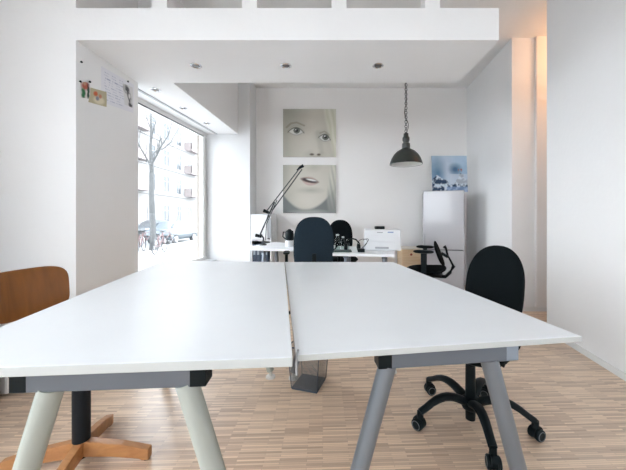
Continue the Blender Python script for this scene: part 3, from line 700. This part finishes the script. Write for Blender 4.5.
# modesty panel hung beneath the right desk, seen as a pale strip
# printer
pr = thing('printer', 'white laser printer on the right end of the back desk', 'printer', (0.535, 3.24, DT), math.radians(-5))
pw = 0.19; pd = 0.15
ph = Z(229.5, 3.1)-DT
MB().box(-pw, pw, -pd, pd, 0, ph).build('body', WHITEP, pr, bevel=0.012)
MB().box(-pw+0.015, pw-0.03, -pd-0.006, -pd+0.01, ph*0.08, ph*0.42).build('paper_tray', WHITEP, pr, bevel=0.004)
MB().box(-0.08, 0.06, -pd-0.009, -pd-0.004, ph*0.10, ph*0.19).build('tray_grip', GREYP, pr, bevel=0.001)
MB().box(-pw+0.02, pw-0.03, -pd-0.004, -pd+0.01, ph*0.47, ph*0.72).build('front_flap', WHITEP, pr, bevel=0.003)
MB().box(0.05, 0.110, -pd-0.002, -pd+0.005, ph*0.84, ph*0.90).build('nameplate', mat('blue_grey_print', (0.25, 0.32, 0.50)), pr)
MB().box(-0.06, 0.0, -pd-0.002, -pd+0.005, ph*0.84, ph*0.88).build('button_strip', GREYP, pr)
MB().box(pw-0.004, pw+0.002, -pd+0.03, pd-0.02, ph*0.05, ph*0.95).build('side_panel', GREYP, pr)
o = tag(MB().box(-0.052, 0.052, -0.035, 0.035, 0, 0.032).build('small_box', BLACKP, bevel=0.008), 'small black box lying on top of the white printer', 'box')
o.location = (0.505, 3.20, DT+ph); 
# glass vessels and clutter on the desk
def jar(px, Y, r, h, label):
    t = thing('glass_jar', label, 'glass', (X(px, Y), Y, DT), 0, 'glass vessels on the back desk')
    MB().lathe([(r*0.9, 0.0), (r, 0.01), (r, h*0.72), (r*0.55, h*0.86), (r*0.5, h)], n=20).build('glass_body', JAR, t, smooth=True)
    MB().lathe([(r*0.56, h*0.97), (r*0.58, h+0.004), (r*0.56, h+0.012), (0.004, h+0.013)], n=16).build('lid', mat('pale_lid', (0.45, 0.5, 0.5), rough=0.3, metal=0.3), t, smooth=True)
    return t
jar(337.5, 3.22, 0.030, 0.155, 'tall clear glass bottle on the back desk before the black chair')
jar(343.0, 3.30, 0.024, 0.125, 'shorter clear glass bottle just right of the taller bottle')
jar(347.5, 3.25, 0.021, 0.095, 'smallest clear glass among the black clutter on the back desk')
o = tag(MB().prism([(-0.09, -0.07), (0.09, -0.07), (0.09, 0.07), (-0.09, 0.07)], 0, 0.012).build('notebook', mat('dark_green_cover', (0.03, 0.06, 0.06), rough=0.5), bevel=0.003), 'thin dark notebook lying at the left end of the right desk', 'notebook'); o.location = (0.10, 3.05, DT)
hp = thing('headphones', 'black headphones lying on the back desk right of the bottles', 'headphones', (0.205, 3.12, DT))
MB().tube([(-0.07, 0, 0.03), (-0.075, 0.02, 0.075), (-0.04, 0.03, 0.115), (0.0, 0.035, 0.125), (0.04, 0.03, 0.115), (0.075, 0.02, 0.075), (0.07, 0, 0.03)], 0.008, n=8).build('headband', BLACKP, hp, smooth=True)
for s in (-1, 1): MB().lathe([(0.01, -0.022), (0.034, -0.018), (0.036, 0.0), (0.036, 0.012), (0.02, 0.018)], c=(s*0.068, 0, 0.037), n=18, axis='X').build('ear_cup', BLACKP, hp, smooth=True)
ad = thing('power_adapter', 'black power adapter with looping cord left of the printer', 'adapter', (0.285, 2.99, DT))
MB().box(-0.035, 0.035, -0.03, 0.03, 0, 0.034).build('housing', BLACKP, ad, bevel=0.006)
P = []
for i in range(34):
    a = i/33; P.append((0.01+0.055*math.sin(a*9.5)+0.02*a, 0.04+0.02*math.cos(a*7), 0.015+0.115*abs(math.sin(a*5.2))))
P[0] = (0.03, 0.02, 0.02)
MB().tube(P, 0.0028, n=6).build('cord', BLACKP, ad, smooth=True)
# insulated jug left of slate chair
jg = thing('coffee_jug', 'black topped white coffee jug on the back desk left of the slate chair', 'jug', (X(289.5, 3.55), 3.55, DT))
MB().lathe([(0.045, 0.0), (0.05, 0.006), (0.05, 0.06), (0.045, 0.075)], n=22).build('body', WHITEP, jg, smooth=True)
MB().lathe([(0.046, 0.075), (0.05, 0.08), (0.052, 0.15), (0.045, 0.185), (0.02, 0.20), (0.012, 0.21)], n=22).build('upper_body', BLACKP, jg, smooth=True)
MB().tube([(-0.045, 0, 0.17), (-0.075, 0, 0.175), (-0.08, 0, 0.12), (-0.05, 0, 0.09)], 0.008, n=8).build('handle', BLACKP, jg, smooth=True)

# jointed architect lamp (clamped to the left desk)
LY = 3.72
def lp(px, py, dy=0.0): return (X(px, LY)-X(263, LY), dy, Z(py, LY)-DT)
lm = thing('desk_lamp', 'black jointed spring-arm desk lamp reaching up over the lower canvas', 'lamp', (X(263, LY), LY, DT))
MB().lathe([(0.045, 0.0), (0.045, 0.012), (0.014, 0.02), (0.012, 0.06)], n=20).build('base', DARKMETAL, lm, smooth=True)
MB().tube([lp(263, 244), lp(263.5, 238), lp(261, 234.5)], 0.010, n=10).build('stem', DARKMETAL, lm, smooth=True)
ar = MB(); 
for dy in (-0.012, 0.012): ar.tube([lp(259.5, 236, dy), lp(274.5, 202, dy)], 0.0065, n=8)
ar.build('lower_arm', DARKMETAL, lm, smooth=True)
MB().tube([lp(265.5, 240), lp(266.5, 224), lp(277, 200)], 0.005, n=8).build('tension_rod', DARKMETAL, lm, smooth=True)
ar = MB(); ar.tube([lp(266.5, 211.5, -0.01), lp(300, 168, -0.01)], 0.0065, n=8); ar.tube([lp(272, 210.5, 0.012), lp(302, 169, 0.012)], 0.0065, n=8)
ar.build('upper_arm', DARKMETAL, lm, smooth=True)
sp_ = MB(); a = Vector(lp(262, 231)); b = Vector(lp(270, 213))
pts = [];
for i in range(90):
    t = i/89; c = a.lerp(b, t); pts.append((c.x+0.009*math.cos(i*1.3), c.y+0.009*math.sin(i*1.3)-0.0, c.z))
sp_.tube(pts, 0.0022, n=5); sp_.build('spring', CHROME, lm, smooth=True)
for (a, b) in ((lp(255.5, 235.2), lp(261.5, 236.8)), (lp(263.5, 210.5), lp(269, 212.8))):
    MB().tube([a, b], [0.022, 0.017], n=12).build('joint', BLACKP, lm, smooth=True)
hd = MB().tube([lp(297, 170.5), lp(300, 167.5), lp(303.5, 165.5)], [0.010, 0.017, 0.021], n=16).build('lamp_head', BLACKP, lm, smooth=True)
MB().lathe([(0.004, 0), (0.004, 0.001)], c=lp(303, 166), n=8).build('bulb', WHITEP, hd)

# shelf with binders
sy = 4.19
s0, s1 = X(250.5, sy), X(271, sy)
sh = thing('shelf_cabinet', 'white office cabinet behind the desk lamp by the pier', 'cabinet', ((s0+s1)/2+0.005, sy, 0))
hw = (s1-s0)/2; st = Z(214, sy)
bd = MB(); bd.box(-hw, hw, 0.0, 0.38, st-0.02, st); bd.box(-hw, -hw+0.018, 0.0, 0.38, 0, st-0.02); bd.box(hw-0.018, hw, 0.0, 0.38, 0, st-0.02); bd.box(-hw+0.018, hw-0.018, 0.36, 0.38, 0.02, st-0.02)
bd.box(-hw+0.018, hw-0.018, 0, 0.36, 0.04, 0.058); bd.box(-hw+0.018, hw-0.018, 0, 0.36, 0.36, 0.378); bd.box(-hw+0.018, hw-0.018, 0.0, 0.36, 0.74, 0.758)
bd.build('carcass', WHITEP, sh, bevel=0.002)
d_ = MB().box(-hw+0.004, hw-0.055, -0.016, 0.0, Z(240, sy)+0.01, st-0.004).build('door', WHITEP, sh, bevel=0.003)
MB().box(hw-0.050, hw-0.004, -0.014, 0.0, Z(238, sy), st-0.06).build('filler_strip', GREYP, sh)
BIN = mat('navy_binder', (0.035, 0.055, 0.09), rough=0.5)
proto = None
for k in range(4):
    w_ = 0.052
    if proto is None:
        proto = MB().box(-w_/2, w_/2, 0, 0.28, 0, 0.315).build('ring_binder', BIN, bevel=0.003)
        lbl = MB().box(-0.016, 0.016, -0.0015, 0.0005, 0.16, 0.26).build('spine_label', mat('label_grey', (0.30, 0.34, 0.38), rough=0.6), proto)
        o = proto
    else: o = copy_tree(proto)
    o.location = (sh.location.x-hw+0.018+0.028+k*0.056, sy+0.01, 0.378)
    tag(o, ('navy ring binder in the white cabinet, leftmost of four', 'navy ring binder in the white cabinet, second from the left', 'navy ring binder in the white cabinet, third from the left', 'navy ring binder in the white cabinet, rightmost of four')[k], 'binder', 'navy binders in the white cabinet')

# ---------------------------------------------------------------- pendant lamp
LX, LYp = X(406, 3.7), 3.7
pl = thing('pendant_lamp', 'dark grey-green enamel dome lamp hanging on a chain', 'lamp', (LX, LYp, 0))
rim = Z(164.5, LYp)
ENA = mat('dark_enamel', (0.022, 0.028, 0.026), rough=0.35, coat=0.2)
prof = [(0.200, 0), (0.203, 0.004), (0.196, 0.030), (0.180, 0.075), (0.150, 0.125), (0.110, 0.165), (0.062, 0.192), (0.045, 0.205)]
MB().lathe([(r, rim+z) for r, z in prof]+[(0.040, rim+0.203)]+[(r-0.004, rim+z) for r, z in prof[::-1]], n=40, cap=False).build('shade', ENA, pl, smooth=True)
inn = MB().lathe([(r-0.0055, rim+z-0.001) for r, z in prof[1:7]]+[(0.04, rim+0.186)]+[(r-0.008, rim+z-0.002) for r, z in prof[1:7][::-1]], n=40, cap=False)
inn.build('inner_reflector', mat('white_enamel', (0.85, 0.85, 0.83), rough=0.4), pl, smooth=True)
MB().lathe([(0.046, rim+0.200), (0.050, rim+0.215), (0.048, rim+0.262), (0.034, rim+0.272), (0.036, rim+0.285), (0.044, rim+0.300), (0.044, rim+0.335), (0.030, rim+0.355), (0.030, rim+0.385), (0.012, rim+0.40)], n=24).build('lamp_neck', ENA, pl, smooth=True)
MB().lathe([(0.012, rim+0.17), (0.018, rim+0.14), (0.034, rim+0.09), (0.030, rim+0.055), (0.012, rim+0.038)], n=18).build('bulb', mat('opal_glass', (0.85, 0.85, 0.82), rough=0.25), pl, smooth=True)
ch = MB(); z = rim+0.40; k = 0
while z < CZ-0.03:
    ch.torus((0, 0, z+0.018), 0.019, 0.0034, ax=((1, 0, 0) if k % 2 else (0.3, 1, 0)), n=14, m=6, sy=0.6) if False else ch.torus((0.0, 0, z+0.018), 0.017, 0.0036, ax=((1, 0.2, 0) if k % 2 else (-0.2, 1, 0)), n=14, m=6)
    z += 0.029; k += 1
ch.build('chain', DARKMETAL, pl, smooth=True)
P = [(0.03*math.sin(i*0.42)*(0.5+0.5*math.sin(i*0.17+1)), 0.01*math.cos(i*0.5), rim+0.39+(CZ-0.02-rim-0.39)*i/40) for i in range(41)]
MB().tube(P, 0.0038, n=6).build('power_cord', mat('brown_cord', (0.10, 0.08, 0.06), rough=0.6), pl, smooth=True)
MB().lathe([(0.012, CZ-0.04), (0.045, CZ-0.015), (0.05, CZ)], n=20).build('ceiling_rose', ENA, pl, smooth=True)

# ---------------------------------------------------------------- street outside
GZ = -0.5
PAVE = mat('pale_pavement', (0.22, 0.22, 0.22), rough=0.9, var=0.08, vscale=3)
ROAD = mat('pale_asphalt', (0.15, 0.155, 0.16), rough=0.9, var=0.08, vscale=2)
struct(MB().box(-9.6, -2.75, -12, 70, GZ-0.3, GZ).build('sidewalk', PAVE))
struct(MB().box(-16.8, -9.6, -12, 70, GZ-0.3, GZ-0.12).build('street', ROAD))
struct(MB().box(-20.5, -16.8, -12, 70, GZ-0.3, GZ).build('sidewalk', PAVE))
struct(MB().box(-2.75, 8, -14, -3.9, GZ-0.3, GZ).build('sidewalk', PAVE))
# facade
FX = -20.5
bl = thing('apartment_building', 'pale apartment house with rows of windows across the street', 'building', (FX, 36, GZ))
MB().box(-10, 0, -16, 30, 0, 15.5).build('facade', mat('pale_facade', (0.21, 0.205, 0.20), rough=0.9, var=0.04), bl)
MB().prism([(-10.4, -16.2), (0.45, -16.2), (0.45, 30.2), (-10.4, 30.2)], 15.5, 15.85).build('cornice', PAVE, bl)
MB().box(-9.5, -0.6, -15.8, 29.8, 15.85, 17.8).build('roof', mat('rose_roof', (0.20, 0.14, 0.13), rough=0.9), bl)
for zf in (4.2, 7.4, 10.6): MB().box(0, 0.14, -16, 30, zf, zf+0.18).build('string_course', PAVE, bl)
WF = mat('outer_window_frame', (0.25, 0.25, 0.25)); WP = mat('outer_window_pane', (0.03, 0.04, 0.05), rough=0.15)
wp = None
for fl_ in range(4):
    for k in range(15):
        y = -14.3+k*2.9; z = 1.1+fl_*3.2+(0.35 if fl_ else 0)
        if wp is None:
            fb = MB(); fb.box(0, 0.06, -0.68, 0.68, -0.08, 0.0); fb.box(0, 0.06, -0.68, 0.68, 1.9, 1.98); fb.box(0, 0.06, -0.68, -0.6, 0, 1.9); fb.box(0, 0.06, 0.6, 0.68, 0, 1.9); fb.box(0, 0.05, -0.03, 0.03, 0, 1.9); fb.box(0, 0.05, -0.6, 0.6, 1.25, 1.31)
            wp = fb.build('window', WF, bl); pn = MB().box(-0.02, 0.02, -0.6, 0.6, 0, 1.9).build('pane', WP, wp); o = wp
        else: o = copy_tree(wp, bl)
        o.location = (0, y, z)
bcm = mat('balcony_rose', (0.21, 0.18, 0.178), rough=0.8)
for fl_ in (1, 2, 3):
    for k in (3, 7, 11):
        y = -14.3+k*2.9; b_ = MB(); z = 1.0+fl_*3.2+0.15
        b_.box(0, 1.0, y-1.3, y+1.3, z, z+0.15); b_.box(0.92, 1.0, y-1.3, y+1.3, z+0.15, z+1.1); b_.box(0, 1.0, y-1.3, y-1.22, z+0.15, z+1.1); b_.box(0, 1.0, y+1.22, y+1.3, z+0.15, z+1.1)
        b_.build('balcony', bcm, bl)
# tree
BARK = mat('grey_bark', (0.065, 0.067, 0.068), rough=0.95, bump=0.5, bscale=20, var=0.2, vscale=5)
TY = 14.1
def tp(px, py, dy=0): return Vector((X(px, TY), TY+dy, Z(py, TY)))
tb = tp(153.5, 250); tb.z = GZ
tr = thing('street_tree', 'bare leafless street tree behind the window', 'tree', tuple(tb))
def tl(p): return p-tb
main = [(153.5, 250, 0, .20), (153.3, 244, 0, .15), (153, 225, 0, .125), (151.5, 195, 0, .115), (150.5, 170, 0.1, .10), (148, 150, 0.2, .07), (146, 130, 0.4, .055), (144.5, 108, 0.5, .04), (143, 85, 0.5, .025)]
pts = [tl(tp(a, b, c)) for a, b, c, d in main]; pts[0].z = 0
MB().tube(pts, [m[3] for m in main], n=12).build('trunk', BARK, tr, smooth=True)
rng = random.Random(3)
def twig(p, d, r, L, depth, out):
    P = [p]; q = p.copy(); dd = d.copy()
    for i in range(4):
        dd = (dd+Vector((rng.uniform(-.22, .22), rng.uniform(-.22, .22), rng.uniform(-.05, .2)))).normalized(); q = q+dd*L/4; P.append(q.copy())
    out.tube(P, [r, r*.85, r*.7, r*.55, r*.4], n=6)
    if depth:
        for k in range(3):
            b = P[1+k % 4] if k < 3 else P[4]
            nd = (dd+Vector((rng.uniform(-.9, .9), rng.uniform(-.9, .9), rng.uniform(-.2, .6)))).normalized()
            twig(b, nd, r*0.5, L*0.62, depth-1, out)
def branch(ptsd, r0, r1):
    P = [tl(tp(*q)) for q in ptsd]; n = len(P); m = MB(); r0 *= .6; r1 *= .6
    m.tube(P, [r0+(r1-r0)*i/(n-1) for i in range(n)], n=8)
    for i in range(1, n):
        for k in range(2):
            d = (P[i]-P[i-1]).normalized()+Vector((rng.uniform(-.8, .8), rng.uniform(-.8, .8), rng.uniform(0, .6)))
            twig(P[i], d.normalized(), (r0+(r1-r0)*i/(n-1))*0.4, 0.9, 1, m)
    m.build('branch', BARK, tr, smooth=True)
branch([(150.5, 172), (154, 163, -.1), (161, 156, -.3), (167, 147, -.4), (173, 138, -.4), (177, 128, -.5), (179, 118, -.5)], .085, .025)
branch([(149, 158, 0.1), (152, 150, .3), (158, 146, .5), (163, 138, .7), (167, 128, .8), (170, 118, 1.)], .07, .02)
branch([(147, 143, .3), (150, 132, .2), (153, 122, .2), (157, 110, 0), (159, 98, 0)], .055, .018)
branch([(149.5, 163), (145, 150, -.3), (139, 138, -.5), (133, 122, -.8), (128, 105, -.8)], .07, .02)
branch([(146, 128, .4), (141, 117, .5), (136, 105, .7), (131, 90, .7)], .045, .015)
branch([(151, 185), (146, 172, .6), (140, 165, 1.), (133, 155, 1.5)], .05, .016)
branch([(152, 165, 0), (160, 166, -1), (167, 163, -1.6), (173, 155, -2)], .04, .014)
# bicycles
RUB = mat('tyre', (0.022, 0.022, 0.025), rough=0.8)
def bicycle(label, loc, rz, col):
    t = thing('bicycle', label, 'bicycle', loc, rz, 'bicycles parked round the tree')
    fm_ = mat('bike_paint_'+str(round(col[0]*100)), col, rough=0.4)
    for x in (-0.52, 0.52):
        wh = MB().torus((x, 0, 0.345), 0.325, 0.018, ax=(0, 1, 0), n=32, m=6).build('wheel', RUB, t, smooth=True)
        s_ = MB()
        for k in range(12):
            a = 2*PI*k/12; s_.tube([(x, 0, 0.345), (x+0.32*math.cos(a), 0, 0.345+0.32*math.sin(a))], 0.002, n=4)
        s_.build('spokes', CHROME, wh)
    f_ = MB()
    for a, b in (((-0.52, 0, .345), (-0.08, 0, .30)), ((-0.08, 0, .30), (-0.2, 0, .80)), ((-0.2, 0, .72), (-0.52, 0, .345)), ((-0.17, 0, .70), (0.34, 0, .78)), ((-0.08, 0, .30), (0.36, 0, .70)), ((0.33, 0, .88), (0.38, 0, .62)), ((0.38, 0, .62), (0.52, 0, .345))):
        f_.tube([a, b], 0.017, n=8)
    f_.build('frame', fm_, t, smooth=True)
    MB().tube([(0.22, -0.28, .98), (0.32, -0.2, 1.0), (0.33, 0, .95), (0.32, 0.2, 1.0), (0.22, 0.28, .98)], 0.013, n=8).build('handlebar', DARKMETAL, t, smooth=True)
    MB().pillow(rrect(0.26, 0.15, 2.4), 0.02, 0.03, lambda u, v, h: (-0.22+u, v*(1-0.9*u), .84+h)).build('saddle', BLACKP, t, smooth=True)
    MB().torus((-0.08, 0.02, 0.30), 0.09, 0.008, ax=(0, 1, 0), n=20, m=5).build('chainring', DARKMETAL, t)
    return t
for (px, Y, rz, col, lb) in ((140.5, 13.1, 1.9, (0.10, 0.045, 0.045), 'red bicycle left of the bare street tree'), (147.5, 16.2, 1.5, (0.10, 0.11, 0.12), 'grey bicycle leaning behind the bare tree trunk'), (160, 12.9, 1.75, (0.11, 0.055, 0.055), 'pale red bicycle just right of the tree trunk'), (165, 15.2, 1.4, (0.12, 0.065, 0.065), 'rose bicycle between the tree and the small car')):
    bicycle(lb, (X(px, Y), Y, GZ), rz, col)
# cars: side silhouettes lofted across the width
def car(label, loc, rz, paint, L=3.7, H=1.45, W=1.62, compact=True):
    t = thing('car', label, 'car', loc, rz)
    # profile stations: x along length, zl belt, zt roof
    prof = [(-L/2, .45, .55), (-L/2+.04, .30, .86), (-L/2+.25, .26, .98), (-L/2+.55, .26, 1.02), (-L/2+1.0, .26, H-.10), (-L/2+1.4, .26, H), (-L/2+2.2, .26, H), (-L/2+2.75, .26, H-.16), (-L/2+3.1, .26, 1.05), (L/2-.3, .27, .98), (L/2-.06, .32, .80), (L/2, .45, .55)]
    vs = []; fs = []; belt = .92
    ws = [-1, -.97, -.82, -.4, 0, .4, .82, .97, 1]
    rows = []
    for (x, zl, zt) in prof:
        ring = []
        zb_ = min(belt, zt-.03)
        for (y, z) in ((-.44*W, zl), (-.5*W, zl+.12), (-.5*W, (zl+zb_)/2), (-.485*W, zb_), (-.40*W if zt > 1.05 else -.46*W, zt-.05), (-.25*W, zt), (.25*W, zt), (.40*W if zt > 1.05 else .46*W, zt-.05), (.485*W, zb_), (.5*W, (zl+zb_)/2), (.5*W, zl+.12), (.44*W, zl)):
            ring.append((x, y, z))
        rows.append(ring)
    n = 12; vs = [q for r in rows for q in r]
    for i in range(len(rows)-1):
        for k in range(n): fs.append((i*n+k, i*n+(k+1) % n, (i+1)*n+(k+1) % n, (i+1)*n+k))
    fs.append(tuple(range(n))); fs.append(tuple(range((len(rows)-1)*n, len(rows)*n))[::-1])
    MB().add(vs, fs).build('body', paint, t, smooth=True)
    gl = mat('car_glass', (0.03, 0.04, 0.05), rough=0.1)
    for s in (-1, 1):
        def sd(x, z): return (x, s*(W*(.489-.10*max(0, (z-belt))/(H-.05-belt))+0.004), z)
        for poly in ([(-L/2+.72, .97), (-L/2+1.35, .97), (-L/2+1.35, H-.10), (-L/2+1.12, H-.16)], [(-L/2+1.43, .97), (-L/2+2.55, .97), (-L/2+2.5, H-.16), (-L/2+2.2, H-.09), (-L/2+1.43, H-.09)]):
            v1 = [sd(*q) for q in poly]; v2 = [(a, b-s*0.03, c) for a, b, c in v1]; m_ = len(poly)
            MB().add(v1+v2, [tuple(range(m_)) if s < 0 else tuple(range(m_))[::-1], tuple(range(m_, 2*m_))]+[(i, (i+1) % m_, m_+(i+1) % m_, m_+i) for i in range(m_)]).build('side_window', gl, t)
        MB().box(L/2-.10, L/2-.02, s*.62-.14, s*.62+.14, .62, .78).build('headlight', mat('lamp_lens', (0.7, 0.7, 0.7), rough=0.1), t, bevel=0.02)
    # windscreens
    MB().add([(-L/2+.60, -.62, 1.05), (-L/2+.60, .62, 1.05), (-L/2+.98, .56, H-.12), (-L/2+.98, -.56, H-.12), (-L/2+.66, -.62, 1.0), (-L/2+.66, .62, 1.0), (-L/2+1.02, .56, H-.18), (-L/2+1.02, -.56, H-.18)], [(0, 1, 2, 3), (7, 6, 5, 4), (0, 4, 5, 1), (2, 6, 7, 3), (1, 5, 6, 2), (0, 3, 7, 4)]).build('windscreen', gl, t)
    for x in (-L/2+.68, L/2-.68):
        for s in (-1, 1):
            wh = MB().lathe([(.10, -.10), (.29, -.10), (.315, -.06), (.315, .06), (.29, .10), (.10, .10)], c=(x, s*(W/2-.085), .315), n=28, axis='Y').build('wheel', RUB, t, smooth=True)
            MB().lathe([(.02, s*.10), (.19, s*.105), (.20, s*.09)], c=(x, s*(W/2-.085), .315), n=24, axis='Y').build('hubcap', mat('hub_silver', (0.55, 0.56, 0.57), rough=0.3, metal=0.5), wh, smooth=True)
    return t
car('small silver-grey car parked at the kerb seen through the window', (-10.65, 19.7, GZ-0.12), PI/2, mat('silver_grey_paint', (0.055, 0.075, 0.09), rough=0.3, coat=0.5))
car('dark grey car parked far across the street left of the tree', (-15.6, 25.8, GZ-0.12), -PI/2, mat('dark_grey_paint', (0.05, 0.058, 0.065), rough=0.3, coat=0.5), L=4.1)

# ---------------------------------------------------------------- light
wd = bpy.data.worlds.new('overcast_sky'); S.world = wd; wd.use_nodes = True
nt = wd.node_tree; bg = nt.nodes['Background']
bg.inputs['Color'].default_value = (0.87, 0.94, 1.0, 1); bg.inputs['Strength'].default_value = 7.0
def area(name, loc, rot, sx, sy, power, col):
    l = bpy.data.lights.new(name, 'AREA'); l.shape = 'RECTANGLE'; l.size = sx; l.size_y = sy; l.energy = power; l.color = col
    o = bpy.data.objects.new(name, l); COL.objects.link(o); o.location = loc; o.rotation_euler = rot; return o
pt = bpy.data.lights.new('passage_lamp', 'POINT'); pt.energy = 6.5; pt.color = (1.0, 0.55, 0.28); pt.shadow_soft_size = 0.08
po = bpy.data.objects.new('passage_lamp', pt); COL.objects.link(po); po.location = (2.85, 3.02, 2.85)

# ---------------------------------------------------------------- camera
cam = bpy.data.cameras.new('camera'); co = bpy.data.objects.new('camera', cam); COL.objects.link(co)
cam.sensor_fit = 'HORIZONTAL'; cam.sensor_width = 36; cam.lens = F/626*36
cam.shift_x = (313-PX)/626; cam.shift_y = -(235-PY)/626
cam.clip_start = 0.02; cam.clip_end = 300
co.location = (0, 0, CH); co.rotation_euler = (PI/2, 0, 0); S.camera = co
S.view_settings.view_transform = 'Standard'; S.view_settings.look = 'None'; S.view_settings.gamma = 1; S.view_settings.use_curve_mapping = False
S.view_settings.exposure = 0.52
